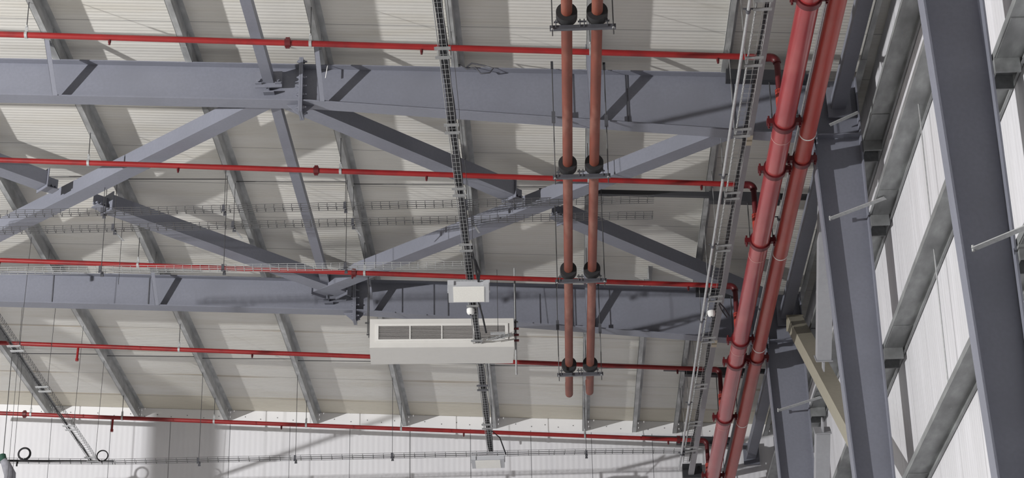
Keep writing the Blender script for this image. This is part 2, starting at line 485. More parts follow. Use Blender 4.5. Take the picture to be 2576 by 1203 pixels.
for c, nm in ((-5.95, 'left'), (-.13, 'right')):
    brace((bx(c, ya, -1), ya), (bx(c, yb, -1), yb), 'long unbroken diagonal roof brace of the %s-hand cross' % nm)
    brace((bx(c, ya, 1), ya), (bx(c, ym-.33, 1), ym-.33), 'short half brace of the %s-hand cross, on its upper left side' % nm, cut_b=True)
    brace((bx(c, ym+.33, 1), ym+.33), (bx(c, yb, 1), yb), 'short half brace of the %s-hand cross, on its lower right side' % nm, cut_a=True)

# ------------------------------------------------------------------ wall girts
GZ = [(11.74, 'first below the roof'), (10.84, 'second below the roof'), (9.31, 'third below the roof'),
      (7.74, 'fourth below the roof'), (6.2, 'fifth below the roof')]
for z, nm in GZ:
    o = thing('wall_girt', (3.6, Y1, z), 'galvanized horizontal girt on the right wall, %s' % nm, 'girt', 'girts along the right wall')
    mb = MB(); mb.box(3.475, 3.69, YF+.1, YW-.01, z, z+.004); mb.build('web', 'galv_girt', o)
    mb = MB(); mb.box(3.475, 3.479, YF+.1, YW-.01, z+.004, z+.065); mb.box(3.479, 3.497, YF+.1, YW-.01, z+.061, z+.065)
    mb.build('inner_flange', 'galv_girt', o)
    mb = MB(); mb.box(3.688, 3.692, YF+.1, YW-.01, z-.06, z); mb.box(3.67, 3.688, YF+.1, YW-.01, z-.06, z-.056)
    mb.build('outer_flange', 'galv_girt', o)
    for y in (Y1-B, Y1, Y1+B):
        mb = MB(); mb.box(3.485, 3.67, y-.75, y+.75, z-.008, z-.001)
        mb.build('lap_sleeve', 'galv_girt', o)
        mb = MB(); mb.box(3.468, 3.665, y-.15, y-.13, z-.13, z-.009); mb.box(3.468, 3.665, y+.13, y+.15, z-.13, z-.009)
        mb.box(3.468, 3.478, y-.13, y+.13, z-.13, z-.009)
        mb.build('cleat', 'galv_girt', o)
# girt stays: flat bars from the column flange up to a girt
for y, z, nm in ((Y1-B, 7.72, 'big dark'), (Y1, 10.82, 'middle'), (Y1+B, 10.82, 'farthest')):
    a = Vector((xin(z)+.07, y-.15, z-.02)); b = Vector((3.56, y-.62, z-.01))
    o = thing('girt_stay', tuple(a), 'flat steel stay slanting across the web of the %s column to a wall girt' % nm, 'stay', 'flat stays between columns and girts')
    MB().bar(a, b, .05, .008, up=(0, .3, 1)).build('flat_bar', 'galv_bright', o)
    MB().tube([a+Vector((0, -.0, -.02)), a+Vector((0, 0, .03))], .012, 6).build('bolt', 'galv', o)
a = Vector((3.12, Y1-.15, 11.93)); b = Vector((3.42, Y1-.3, 12.0))
o = thing('girt_stay', tuple(a), 'short flat stay just above the knee of the middle column', 'stay')
MB().bar(a, b, .04, .008, up=(0, .3, 1)).build('flat_bar', 'galv_bright', o)
# thin rod down the right wall
for y, z0, z1, nm in ((17.6, 7.74, 10.84, 'between the big dark column and the middle one'), (15.8, 4, 7.74, 'beside the big dark column at the bottom')):
    tag(MB().tube([(3.58, y, z0), (3.60, y, z1)], .007, 6).build('sag_rod', 'galv_bright'), 'thin galvanized rod hanging between wall girts, %s' % nm, 'rod')

# ------------------------------------------------------------------ wall X bracing
def wbrace(a, b, label, m='steel_pale', w=.17):
    o = thing('wall_brace', a, label, 'brace', 'tube braces beside the right wall')
    MB().bar(a, b, w, w, up=(1, 0, 0)).build('tube', m, o)
    a = Vector(a); b = Vector(b); d = (b-a).normalized()
    for e, s in ((a, -1), (b, 1)):
        mb = MB(); mb.bar(e+d*s*.001, e+d*s*.014, w+.03, w+.03, up=(1, 0, 0)); mb.bar(e+d*s*.014, e+d*s*.15, .15, .016, up=(1, 0, 0))
        mb.build('end_plate', m, o)
def L3(a, b, t): return tuple(a[i]+(b[i]-a[i])*t for i in range(3))
A0, A1 = (3.33, 26.12, 12.0), (3.33, 20.6, 8.13)
wbrace(A0, A1, 'beige square-tube brace slanting down from the knee of the farthest column', 'beige', .2)
B0, B1 = (3.25, 21.6, 12.0), (3.25, 26.1, 6.95)
wbrace(B0, L3(B0, B1, .33), 'upper half of the grey wall brace crossing the beige brace, narrow beside the middle column')
wbrace(L3(B0, B1, .47), B1, 'lower half of the grey wall brace below the beige brace')
# eave strut tubes
for (y0, y1, nm) in ((Y1-B, Y1, 'in the top right corner'), (Y1, Y1+B, 'behind the small red main'), (Y1+B, YW, 'in the far bay')):
    o = thing('eave_strut', (3.24, y0+.2, 12.2), 'dark square eave strut between columns, %s' % nm, 'strut', 'eave struts')
    MB().bar((3.24, y0+.12, 12.22), (3.24, y1-.12, 12.22), .15, .15).build('tube', 'steel', o)
    for yy in (y0+.10, y1-.10):
        MB().box(3.12, 3.38, yy-.012, yy+.012, 12.05, 12.42).build('end_plate', 'steel', o)

# ------------------------------------------------------------------ sprinkler branches and mains
ZB0 = 12.70-.069*5.9
def zb(x): return ZB0-.069*x
MX, MZ, MR = 2.495, 11.47, .107        # big main
SX, SZ, SR = 2.775, 11.50, .088        # small main
YB = [18.91, 21.98, 25.06, 28.19, 31.42]
NB = ['topmost', 'second from the top', 'third from the top', 'fourth from the top', 'lowest']
RB = .033
heads = [(-4.6, -1.28, 1.83), (-4.41, -1.43, 1.83), (-2.62, 1.83), (-4.41, 1.83), (-4.4, -1.45, 1.83)]
coups = [(-2.7,), (-2.75,), (-2.6,), (), (-8.6, 2.0)]
for i, y in enumerate(YB):
    o = thing('sprinkler_pipe', (2.1, y, zb(2.1)), 'thin red sprinkler branch pipe running left to right, %s of five' % NB[i], 'pipe', 'red sprinkler branch pipes')
    xl = -9.6 if i != 2 else -7.36
    xr = 2.375
    mb = MB(); mb.tube([(xl, y, zb(xl)), (xr-.06, y, zb(xr-.06))], RB, 14)
    if i == 2: mb.tube([(xl, y, zb(xl)), (xl-.02, y, zb(xl)-.05), (xl-.02, y, zb(xl)-.16)], .022, 10)
    mb.build('pipe', 'red', o)
    pts = [(xr-.06, y, zb(xr))]
    for q in range(7):
        a = q/6*pi/2; pts.append((xr+.07*sin(a), y, zb(xr)-.07*(1-cos(a))))
    mb = MB(); mb.tube(pts, RB+.011, 12); mb.tube([(xr-.14, y, zb(xr)), (xr-.06, y, zb(xr))], RB+.02, 12)
    mb.build('elbow', 'coupling', o)
    xd = xr+.07; mb = MB()
    mb.tube([(xd, y, zb(xr)-.07), (xd, y, MZ+.2)], RB, 12)
    mb.build('drop', 'coupling', o)
    MB().tube([(xd, y, MZ+.27), (xd, y, MZ+.02)], .046, 14).build('outlet', 'main2', o)
    for x in heads[i]:
        mb = MB(); mb.tube([(x, y, zb(x)-RB+.006), (x, y, zb(x)-RB-.03)], .016, 10); mb.tube([(x, y, zb(x)-RB-.03), (x, y, zb(x)-RB-.055)], .012, 8)
        mb.build('sprinkler_head', 'coupling', o)
    if i in (3, 4):
        x = -7.0 if i == 3 else -7.15
        mb = MB(); mb.tube([(x, y, zb(x)-.02), (x-.005, y, zb(x)-.17), (x-.005, y, zb(x)-.2)], .017, 10); mb.tube([(x-.005, y, zb(x)-.2), (x-.005, y, zb(x)-.24)], .024, 10)
        mb.build('drop_nipple', 'red', o)
    for x in coups[i]:
        mb = MB(); mb.tube([(x-.03, y, zb(x)), (x+.03, y, zb(x))], RB+.014, 14)
        mb.box(x-.022, x+.022, y-.012, y+.012, zb(x)+RB+.01, zb(x)+RB+.03); mb.box(x-.022, x+.022, y-.012, y+.012, zb(x)-RB-.03, zb(x)-RB-.01)
        mb.build('coupling', 'coupling', o)
    hx = [-8.5, -5.5, -2.46, .5] + ([-7.0, -4.0, -1.0] if i == 4 else [])
    for x in hx:
        if x < xl: continue
        z = zb(x); zt = zp(x)-.004
        h = thing('pipe_hanger', (x, y, z), 'clevis hanger on the %s thin red pipe, %s' % (
            NB[i], {-8.5: 'at the left edge', -5.5: 'in the left part', -2.46: 'left of the cable tray', .5: 'by the copper pipes',
                    -7.0: 'second from the left', -4.0: 'fourth from the left', -1.0: 'below the long cable tray'}[x]),
            'hanger', 'pipe hangers of the sprinkler branches')
        MB().tube([(x, y, z+RB+.05), (x, y, zt)], .0055, 6).build('rod', 'rod', h)
        mb = MB(); mb.ring((x, y, z), (1, 0, 0), RB, RB+.006, .03); mb.box(x-.015, x+.015, y-.006, y+.006, z+RB+.004, z+RB+.07)
        mb.tube([(x, y, z+RB+.06), (x, y, z+RB+.085)], .013, 6)
        mb.build('clevis', 'galv_bright', h)

def main_pipe(x, z, r, label, m, cpl, rings, yend=YW-.01):
    o = thing('fire_main', (x, YF+.2, z), label, 'pipe', 'red fire mains on the right')
    MB().tube([(x, YF+.2, z), (x, yend, z)], r, 28, smooth=True).build('pipe', m, o)
    for y in cpl:
        mb = MB(); mb.tube([(x, y-.042, z), (x, y+.042, z)], r+.019, 28)
        for s in (-1, 1):
            mb.box(x+s*(r+.015) if s > 0 else x-(r+.075), x+(r+.075) if s > 0 else x-(r+.015), y-.035, y+.035, z-.028, z+.028)
            for dy in (-.022, .022):
                mb.tube([(x+s*(r+.055), y+dy, z-.06), (x+s*(r+.055), y+dy, z+.06)], .012, 6)
        mb.build('coupling', 'coupling', o)
        MB().ring((x, y+.06, z), (0, 1, 0), r-.001, r+.008, .022, 28).build('pipe_shoulder', m, o)
    for y in rings:
        MB().ring((x, y, z), (0, 1, 0), r, r+.003, .014 if r > .1 else .022, 28).build('strap', 'strap' if r > .1 else 'tie', o)
    return o
main_pipe(MX, MZ, MR, 'thick glossy red fire main running away along the right side', 'main',
          [16.6, 19.11, 20.23, 22.14, 25.33, 26.14, 28.41, 31.2], [19.43, 22.54, 25.65, 28.71])
main_pipe(SX, SZ, SR, 'slimmer orange-red fire main just right of the thick one', 'main2', [20.06, 26.09], [19.44, 22.6, 25.68, 28.73])

# supports of the mains: dark struts under the roof with two rods and a cross channel
SY = [Y1-.16, 23.24, Y1+B-.16, 29.42, YW-.25]
for i, y in enumerate(SY):
    xa, xb = (-.1, 3.3) if i in (1, 3) else (2.05, 2.9)
    if i == 3: xa = 1.7
    if i == 4: xa = 1.45
    za = zp(xa)-.055; zb_ = zp(xb)-.055
    if i == 4: za -= .12; zb_ -= .12
    o = thing('support_channel', (xa, y, za), 'dark strut channel above the red mains, %s' % ['at the long rafter', 'long one reaching left past the copper pipes', 'at the lower rafter', 'in the far bay', 'against the end wall'][i], 'channel', 'support channels above the red mains')
    MB().bar((xa, y, za), (xb, y, zb_), .06, .06).build('channel', 'dark', o)
    f_ = lambda x: za+(zb_-za)*(x-xa)/(xb-xa)
    MB().bar((2.02, y, f_(2.02)-.035), (2.9, y, f_(2.9)-.035), .11, .13).build('box_channel', 'dark', o)
    for x, zz in ((MX, MZ+MR), (SX, SZ+SR)):
        MB().tube([(x, y, zz), (x, y, za+(zb_-za)*(x-xa)/(xb-xa))], .007, 6).build('rod', 'rod', o)

# ------------------------------------------------------------------ copper pipes
CZ = 11.58; CR = .054
TY = [17.0, Y1-.02, 23.16, Y1+B]
CX = [.235, .525]
for x, nm, ye in ((CX[0], 'left', 27.62), (CX[1], 'right', 27.55)):
    o = thing('copper_pipe', (x, YF+.3, CZ), '%s one of the two brownish copper pipes side by side' % nm.capitalize(), 'pipe', 'pair of copper pipes')
    mb = MB(); mb.tube([(x, YF+.3, CZ), (x, ye-.09, CZ)], CR, 22)
    pts = [(x, ye-.09+.09*sin(q/7*pi/2), CZ+.09*(1-cos(q/7*pi/2))) for q in range(8)]+[(x, ye, CZ+.2)]
    mb.tube(pts, CR, 22); mb.build('pipe', 'copper', o)
    for y in TY:
        mb = MB(); mb.tube([(x, y-.09, CZ), (x, y+.02, CZ)], CR+.048, 24); mb.build('insulation_collar', 'rubber', o)
zc = CZ-CR-.048-.024
for i, y in enumerate(TY):
    o = thing('trapeze_hanger', (.38, y, zc), 'dark trapeze channel with rods under the copper pipes, %s from the top' % ['first', 'second', 'third', 'fourth and last'][i], 'hanger', 'trapeze hangers of the copper pipes')
    MB().box(.07, .70, y-.021, y+.021, zc-.022, zc+.02).build('channel', 'channel', o)
    for x in (.095, .675):
        if i in (1, 3):
            yy = y; zt = zp(x)-dep(x)+.0
        else: yy = y; zt = zp(x)-.02
        mb = MB()
        if i in (1, 3):
            yy = y-.125 if i == 1 else y-.145
            mb.tube([(x, y-.028, zc-.10), (x, y-.028, zc+.1), (x, yy, zc+.25), (x, yy, zp(x)+.02)], .0065, 6)
        else:
            mb.tube([(x, y-.028, zc-.10), (x, y-.028, zp(x)-(.06 if i == 2 else -.0))], .0065, 6)
        mb.build('rod', 'rod', o)
        mb = MB(); mb.tube([(x, y-.028, zc-.035), (x, y-.028, zc-.022)], .014, 6); mb.build('nut', 'galv_bright', o)
        if i in (1, 3):
            mb = MB(); mb.box(x-.014, x+.014, yy-.012, yy+.012, zp(x)-.03, zp(x)+.06); mb.build('beam_clamp', 'dark', o)
            zz = zp(x)-dep(x)
            mb = MB(); mb.box(x-.02, x+.02, yy-.012, yy+.010, zz-.09, zz+.05); mb.build('rod_coupler', 'channel', o)
    for x in (.13, .36, .40, .62):
        mb = MB(); mb.tube([(x, y-.028, zc-.01), (x, y-.028, zc+.075)], .006, 6); mb.box(x-.02, x+.02, y-.04, y-.015, zc+.045, zc+.052)
        mb.build('clamp_bolt', 'channel', o)
# ------------------------------------------------------------------ wire mesh trays
def tray_mesh(mb, p0, p1, wd, ht, step, r):
    p0 = Vector(p0); p1 = Vector(p1); d = (p1-p0); L = d.length; d.normalize()
    s = d.cross(Vector((0, 0, 1))).normalized(); u = Vector((0, 0, 1))
    for a, b in ((-.5, 1), (-.5, .5), (-.5, 0), (-.0, 0), (.5, 0), (.5, .5), (.5, 1)):
        o_ = s*(a*wd)+u*(b*ht); mb.tube([p0+o_, p1+o_], r, 4, False, False)
    n = int(L/step)
    for i in range(n+1):
        c = p0+d*(i*step)
        mb.tube([c-s*wd/2+u*ht, c-s*wd/2, c+s*wd/2, c+s*wd/2+u*ht], r, 4, False, False)
def tray(pts, wd, ht, step, r, label, m='wire', name='mesh_cable_tray'):
    o = thing(name, pts[0], label, 'cable tray', 'wire mesh cable trays')
    mb = MB()
    for a, b in zip(pts[:-1], pts[1:]): tray_mesh(mb, a, b, wd, ht, step, r)
    mb.build('wire_mesh', m, o); return o
def cables(pts, n, r, wd, label, sag=.008, name='cable_bundle'):
    mb = MB()
    for i in range(n):
        P = []
        for a, b in zip(pts[:-1], pts[1:]):
            a = Vector(a); b = Vector(b); L = (b-a).length; k = max(2, int(L/.35))
            d = (b-a).normalized(); s = d.cross(Vector((0, 0, 1))).normalized()
            for q in range(k+1):
                f = q/k
                P.append(a+(b-a)*f+s*((i/(max(1, n-1))-.5)*wd+.006*sin(q*1.7+i*2.1))+Vector((0, 0, .006+r+sag*abs(sin(q*.9+i)))))
        mb.tube(P, r, 6)
    return tag(mb.build(name, 'cable', loc=pts[0]), label, 'cables')
TZ = 11.6
# T1 the long one in the middle
x1 = -.985
tray([(x1, 15.5, TZ), (x1, 30.2, TZ)], .085, .05, .1, .0023, 'narrow mesh tray running away down the middle, filled with black cables', 'galv_bright')
cables([(x1+.012, 15.5, TZ), (x1+.012, 30.15, TZ)], 6, .011, .060, 'bundle of black cables lying in the middle mesh tray')
mb = MB()
for q in range(46): mb.box(x1-.022, x1+.045, 15.7+q*.31, 15.712+q*.31, TZ+.001, TZ+.004)
for yq, dd in ((17.65, 'first from the top edge'), (19.28, 'second'), (20.83, 'third'), (22.37, 'fourth'), (24.11, 'just below the big lamp'),
              (25.5, 'in front of the air unit'), (27.23, 'second from the end'), (28.9, 'last before the small lamp')):
    dk = 'dark' if yq == 27.23 else 'galv_bright'
    o = thing('tray_hanger', (x1, yq, TZ), 'twin-plate hanger under the middle mesh tray, %s' % dd, 'hanger', 'hangers of the middle mesh tray')
    for dy in (-.09, .09):
        MB().box(x1-.08, x1+.08, yq+dy-.025, yq+dy+.025, TZ-.016, TZ-.006).build('plate', 'channel' if dk == 'dark' else 'galv_mid', o)
    for dx in (-.055, .055):
        MB().bar((x1+dx, yq-.11, TZ-.002), (x1+dx, yq+.11, TZ-.002), .008, .006).build('side_bar', dk, o)
    MB().tube([(x1+.075, yq+.09, TZ-.03), (x1+.075, yq+.09, TZ+.25), (xk(5)-.03, yq+.09, zp(x1)-.004)], .0035, 6).build('rod', 'rod', o)
# T2 at bottom left
x2 = -7.1
tray([(x2, 22.9, TZ), (x2, 30.1, TZ)], .11, .06, .1, .0028, 'mesh tray slanting down the lower left corner to the end-wall tray')
cables([(x2-.035, 22.9, TZ), (x2-.035, 30.1, TZ)], 2, .007, .012, 'thin black cables along the lower left mesh tray')
for yq, dd in ((25.23, 'nearest, at the fourth red pipe'), (26.8, 'middle'), (28.45, 'at the lowest red pipe'), (29.93, 'at the end')):
    o = thing('tray_hanger', (x2, yq, TZ), 'plate hanger of the lower left mesh tray, %s' % dd, 'hanger', 'hangers of the lower left mesh tray')
    for dy in (-.09, .09):
        MB().box(x2-.09, x2+.09, yq+dy-.025, yq+dy+.025, TZ-.018, TZ-.008).build('plate', 'galv_bright', o)
    for dx in (-.06, .06):
        MB().bar((x2+dx, yq-.11, TZ-.002), (x2+dx, yq+.11, TZ-.002), .008, .008).build('side_bar', 'galv_bright', o)
    MB().tube([(x2+.08, yq-.09, TZ-.03), (x2+.08, yq-.09, TZ+.2), (xk(1)-.03, yq-.09, zp(xk(1))-.004)], .0035, 6).build('rod', 'rod', o)
# T4 across, in front of the end wall
t4 = [(-8.9, 29.95, TZ), (-6.8, 30.2, TZ), (.0, 30.3, TZ), (.9, 30.42, TZ+.03), (2.2, 30.5, TZ+.03)]
tray(t4, .10, .055, .16, .0030, 'long mesh tray crossing in front of the white end wall')
cables([(-8.9, 29.92, TZ), (-6.8, 30.12, TZ)], 2, .009, .02, 'black cable lying along the left end of the end-wall tray', sag=.0)
# T7 over the third red pipe
t7 = [(-7.6, 22.95, 11.7), (-1.0, 23.2, 11.7)]
tray(t7, .10, .055, .107, .0030, 'mesh tray running close along the third red pipe, ending at the big lamp', 'galv_bright')
# T5, T6 pair, higher up
tray([(-8.0, 22.88, 12.43), (1.32, 23.0, 12.43)], .11, .055, .11, .0036, 'upper of the twin mesh trays crossing below the roof braces')
tray([(-8.0, 23.26, 12.38), (1.32, 23.36, 12.38)], .11, .055, .107, .0036, 'lower of the twin mesh trays crossing below the roof braces')
def rod_hanger(x, y, z, label, group, strip=False, ztop=None):
    o = thing('tray_hanger', (x, y, z), label, 'hanger', group)
    zt = zp(x)-.004 if ztop is None else ztop
    MB().tube([(x, y, z-.05), (x, y, zt)], .0045, 6).build('rod', 'rod', o)
    mb = MB(); mb.box(x-.016, x+.016, y-.075, y-.045, z-.02, z+.05); mb.box(x-.016, x+.016, y+.045, y+.075, z-.035, z+.02)
    mb.box(x-.012, x+.012, y-.06, y+.06, z-.012, z-.004)
    for dy in (-.06, .06): mb.tube([(x-.02, y+dy, z-.03), (x+.02, y+dy, z-.03)], .012, 6)
    mb.build('clamp', 'channel', o)
    if strip:
        mb = MB(); a = Vector((x+.01, y+.03, z-.02)); b = Vector((x+.07, y+.28, z-.035))
        d = (b-a)/9
        for q in range(9): mb.bar(a+d*q, a+d*(q+.72), .022, .004)
        mb.bar(a, b, .006, .004, off=(.009, 0)); mb.bar(a, b, .006, .004, off=(-.009, 0))
        mb.build('perforated_strip', 'galv_bright', o)
HN = {2: 'on the left', 3: 'second from the left', 4: 'third from the left', 5: 'beside the middle tray', 6: 'right of the small lamp', 7: 'farthest right', 1: 'farthest left'}
for k in (2, 3, 4, 5):
    x = xk(k)-.04
    rod_hanger(x, 22.9+.02*(k-2), 12.43, 'rod hanger of the upper twin mesh tray, %s' % HN[k], 'hangers of the twin trays')
    rod_hanger(x+.06, 23.28+.02*(k-2), 12.38, 'rod hanger with perforated strip on the lower twin tray, %s' % HN[k], 'hangers of the twin trays', True)
for k in (2, 3, 4):
    x = xk(k)-.045; rod_hanger(x, 22.95+.25*(x+7.6)/6.6, 11.7, 'long rod hanger at the third red pipe, %s' % HN[k], 'hangers of the third-pipe tray')
for k in (2, 3, 4, 6, 7):
    x = xk(k)-.045; rod_hanger(x, 30.25 if k < 6 else 30.38, TZ, 'long rod hanger of the end-wall mesh tray, %s' % HN[k], 'hangers of the end-wall tray')

# T3 on the right, with cables, beside a conduit
x3 = 2.11
tray([(x3, 14.5, TZ), (x3-.03, 30.9, TZ)], .12, .07, .1, .0032, 'mesh tray on the right with a black cable, beside the grey conduit', 'galv')
cables([(x3+.035, 14.5, TZ+.0), (x3+.005, 30.9, TZ)], 2, .009, .014, 'black cables in the right-hand mesh tray')
for yq, dd in ((16.9, 'nearest'), (18.0, 'at the topmost red pipe'), (19.55, 'at the long rafter'), (21.12, 'at the second red pipe'), (22.58, 'between the second and third red pipes'),
              (24.17, 'at the third red pipe'), (25.6, 'under the lower rafter'), (27.4, 'at the fourth red pipe'), (29.0, 'below the fourth red pipe'), (30.2, 'last')):
    o = thing('tray_hanger', (x3, yq, TZ), 'plate hanger under the right-hand mesh tray, %s' % dd, 'hanger', 'hangers of the right-hand tray')
    for dy in (-.07, .09):
        MB().box(x3-.10, x3+.08, yq+dy-.022, yq+dy+.022, TZ-.018, TZ-.008).build('plate', 'galv_mid', o)
    for dx in (-.07, .06): MB().bar((x3+dx, yq-.09, TZ-.002), (x3+dx, yq+.11, TZ-.002), .008, .008).build('side_bar', 'galv_mid', o)
    MB().tube([(x3-.085, yq+.09, TZ-.02), (x3-.085, yq+.09, zp(2)-.004)], .0045, 6).build('rod', 'galv_mid', o)
def conduit(x, z, y0, y1, r, label, x1=None, m='galv_bright', coup=()):
    o = thing('conduit', (x, y0, z), label, 'conduit', 'thin grey conduits')
    MB().tube([(x, y0, z), (x1 if x1 else x, y1, z)], r, 12).build('pipe', m, o)
    for y in coup:
        mb = MB(); mb.ring((x, y, z), (0, 1, 0), r, r+.008, .05, 14); mb.box(x-.05, x+.05, y-.01, y+.01, z+r, z+r+.01); mb.build('clip', 'channel', o)
conduit(1.965, TZ-.02, 14.5, 31.2, .0165, 'pale round conduit running away beside the right-hand mesh tray', coup=(17.0, 20.6, 22.5, 24.9, 28.1, 30.4))
conduit(2.745, 11.78, 16.0, 25.9, .017, 'thin pale conduit between the two red mains', coup=(19.6, 22.2, 25.0))
# box-section ties just under the rafters' bottom flanges
for i, (y0, y1, z, x, nm) in enumerate(((Y1-B+.12, Y1-.06, 11.90, 2.235, 'nearest, at the top edge'), (Y1+.18, Y1+B-.06, 11.90, 2.235, 'between the two rafters'), (Y1+B+.2, YW-.02, 11.90, 2.235, 'in the far bay'))):
    o = thing('tie_tube', (x, y0, z), 'pale grey flat tie tube beside the right-hand mesh tray, %s' % nm, 'tie tube', 'tie tubes beside the right-hand tray')
    MB().bar((x, y0, z), (x, y1, z), .09, .05).build('tube', 'steel_pale', o)
    for e in (y0-.05, y1+.05):
        MB().box(x-.05, x+.05, e-.05, e+.05, z-.027, z+.012).build('cream_clip', 'cream', o)
conduit(2.80, 11.9, Y1+B+.2, YW-.02, .045, 'dark round pipe between the red mains in the far bay', m='dark')

# ------------------------------------------------------------------ lamps
def lamp(x, y, z, tilt, rz, label, w=.50, l=.40):
    o = thing('flood_lamp', (x, y, z), label, 'lamp', 'square panel lamps under the middle tray')
    def put(mb, name, m):
        ob = mb.build(name, m, None, (0, 0, 0)); ob.parent = o; return ob
    mb = MB(); mb.box(-w/2, w/2, -l/2, l/2, -.03, .03); body = put(mb, 'housing', 'lampgrey')
    mb = MB()
    for q in range(9): mb.box(-w/2+.06+q*.045, -w/2+.065+q*.045, -l/2+.03, l/2-.03, .031, .06)
    put(mb, 'cooling_fins', 'lampgrey')
    mb = MB(); mb.box(-w/2+.06, w/2-.06, -l/2+.03, l/2-.02, -.036, -.031); d = put(mb, 'diffuser', 'diffuser')
    put(MB().box(-w/2, -w/2+.07, -l/2-.02, -l/2, -.03, .035), 'corner_lug', 'lampgrey')
    put(MB().box(w/2-.07, w/2, -l/2-.02, -l/2, -.03, .035), 'corner_lug', 'lampgrey')
    mb = MB(); mb.box(-w/2-.012, -w/2-.002, -.025, .025, 0, .15); mb.box(w/2+.002, w/2+.012, -.025, .025, 0, .15); mb.box(-w/2-.012, w/2+.012, -.025, .025, .15, .158)
    put(mb, 'mount_bracket', 'lampgrey')
    for ch in o.children: ch['_o'] = (0, 0, 0)
    o.rotation_euler = (radians(tilt), 0, radians(rz))
    return o
lamp(-1.0, 23.35, TZ-.17, -9, 2, 'bigger panel lamp with white diffuser under the middle tray')
lamp(-1.02, 30.1, TZ-.17, -1, 0, 'panel lamp lower in the picture, in front of the end-wall tray')
mb = MB(); mb.tube([(-.93, 22.7, TZ+.02), (-.89, 22.75, TZ-.02), (-.85, 22.95, TZ-.08), (-.87, 23.15, TZ-.12)], .014, 8); mb.tube([(-.92, 22.4, TZ+.02), (-.90, 22.7, TZ-.05), (-.88, 23.1, TZ-.11)], .012, 8)
tag(mb.build('lamp_cord', 'cable', loc=(-.93, 22.7, TZ)), 'black supply cords dropping to the bigger panel lamp', 'cord')
mb = MB(); mb.tube([(-1.0, 29.5, TZ+.01), (-.93, 29.4, TZ+.09), (-.82, 29.6, TZ+.05), (-.74, 29.95, TZ-.1)], .010, 8)
tag(mb.build('lamp_cord', 'cable', loc=(-1.0, 29.5, TZ)), 'black cord looping to the lower panel lamp', 'cord')
mb = MB(); mb.tube([(-.93, 23.9, TZ-.01), (-.90, 24.1, TZ-.03), (-.87, 24.5, TZ-.05), (-.84, 24.75, TZ-.16)], .012, 8)
tag(mb.build('loose_cable', 'cable', loc=(-.93, 23.9, TZ)), 'short loose black cable hanging behind the bigger lamp', 'cable')

def dome(x, y, z, label):
    o = thing('dome_device', (x, y, z), label, 'sensor', 'white round devices on the trays')
    mb = MB(); mb.tube([(x, y, z-.045), (x, y, z-.035), (x, y, z-.01), (x, y, z+.03)], .05, 16, radii=[.022, .040, .050, .050]); mb.build('body', 'tie', o)
    MB().tube([(x, y, z-.052), (x, y, z-.045)], .012, 8).build('lens', 'cable', o)
dome(-1.02, 24.3, TZ-.04, 'small white round device under the middle tray below the big lamp')
dome(2.07, 24.55, TZ-.06, 'small white round device under the right-hand mesh tray')
mb = MB(); mb.tube([(2.16, 24.3, TZ-.02), (2.22, 24.42, TZ-.03), (2.3, 24.6, TZ-.08)], .009, 8); mb.tube([(2.16, 24.35, TZ-.02), (2.2, 24.5, TZ-.04), (2.27, 24.62, TZ-.09)], .009, 8)
tag(mb.build('loose_cable', 'cable', loc=(2.16, 24.3, TZ)), 'two short black cable tails beside the right-hand tray', 'cable')

# cable coils at the bottom left
def coil(x, y, z, r, label, n=2):
    pts = []
    for q in range(n*24+1):
        a = q/24*2*pi-pi/2
        pts.append((x+(r+.012*(q//24))*cos(a), y+.01*(q//24), z+r+(r+.014*(q//24))*sin(a)))
    tag(MB().tube(pts, .010, 6).build('cable_coil', 'cable', loc=(x, y, z)), label, 'cable')
coil(-8.16, 29.98, TZ+.04, .085, 'black cable coiled in a ring standing up at the bottom left corner')
coil(-6.98, 30.12, TZ+.02, .085, 'black cable ring at the lower end of the slanting mesh tray', 1)
# object cut by the left edge
o = thing('corner_device', (-8.42, 29.7, TZ-.15), 'grey sloping housing with a dark green cap cut off by the lower left corner', 'device')
mb = MB(); mb.tube([(-8.42, 29.75, TZ-.04), (-8.36, 29.72, TZ-.12), (-8.27, 29.68, TZ-.3), (-8.26, 29.66, TZ-.45)], .1, 12, radii=[.05, .07, .09, .09]); mb.build('housing', 'grime', o)
MB().tube([(-8.44, 29.75, TZ+.03), (-8.41, 29.74, TZ-.07)], .06, 12).build('cap', 'green', o)
MB().tube([(-8.17, 29.66, TZ-.10), (-8.175, 29.66, TZ-.18)], .013, 8).build('stub', 'cable', o)
MB().tube([(-8.42, 29.75, TZ-.0), (-8.42, 29.75, zp(-8.42)-.004)], .006, 6).build('rod', 'rod', o)

pts = [(-.95, Y1-.11, zp(-.95)+.02), (-.85, Y1-.13, zp(-.9)-.05), (-.76, Y1-.12, zp(-.8)-.02), (-.70, Y1-.13, zp(-.7)-.10), (-.60, Y1-.12, zp(-.6)-.08),
       (-.56, Y1-.13, zp(-.6)-.03), (-.66, Y1-.12, zp(-.6)+.01), (-.80, Y1-.13, zp(-.8)+.03), (-.86, Y1-.12, zp(-.8)-.01)]
tag(MB().tube(pts, .009, 6).build('loose_cable', 'channel', loc=pts[0]), 'tangled grey cable loop on top of the long rafter beside the middle tray', 'cable')
tag(MB().bar((-2.42, Y1-.112, zp(-2.42)-.02), (-2.44, Y1-.125, zp(-2.42)-.19), .015, .003).build('paper_tag', 'tie', loc=(-2.42, Y1-.11, zp(-2.4))), 'small white strip hanging on the long rafter beside the splice', 'tag')

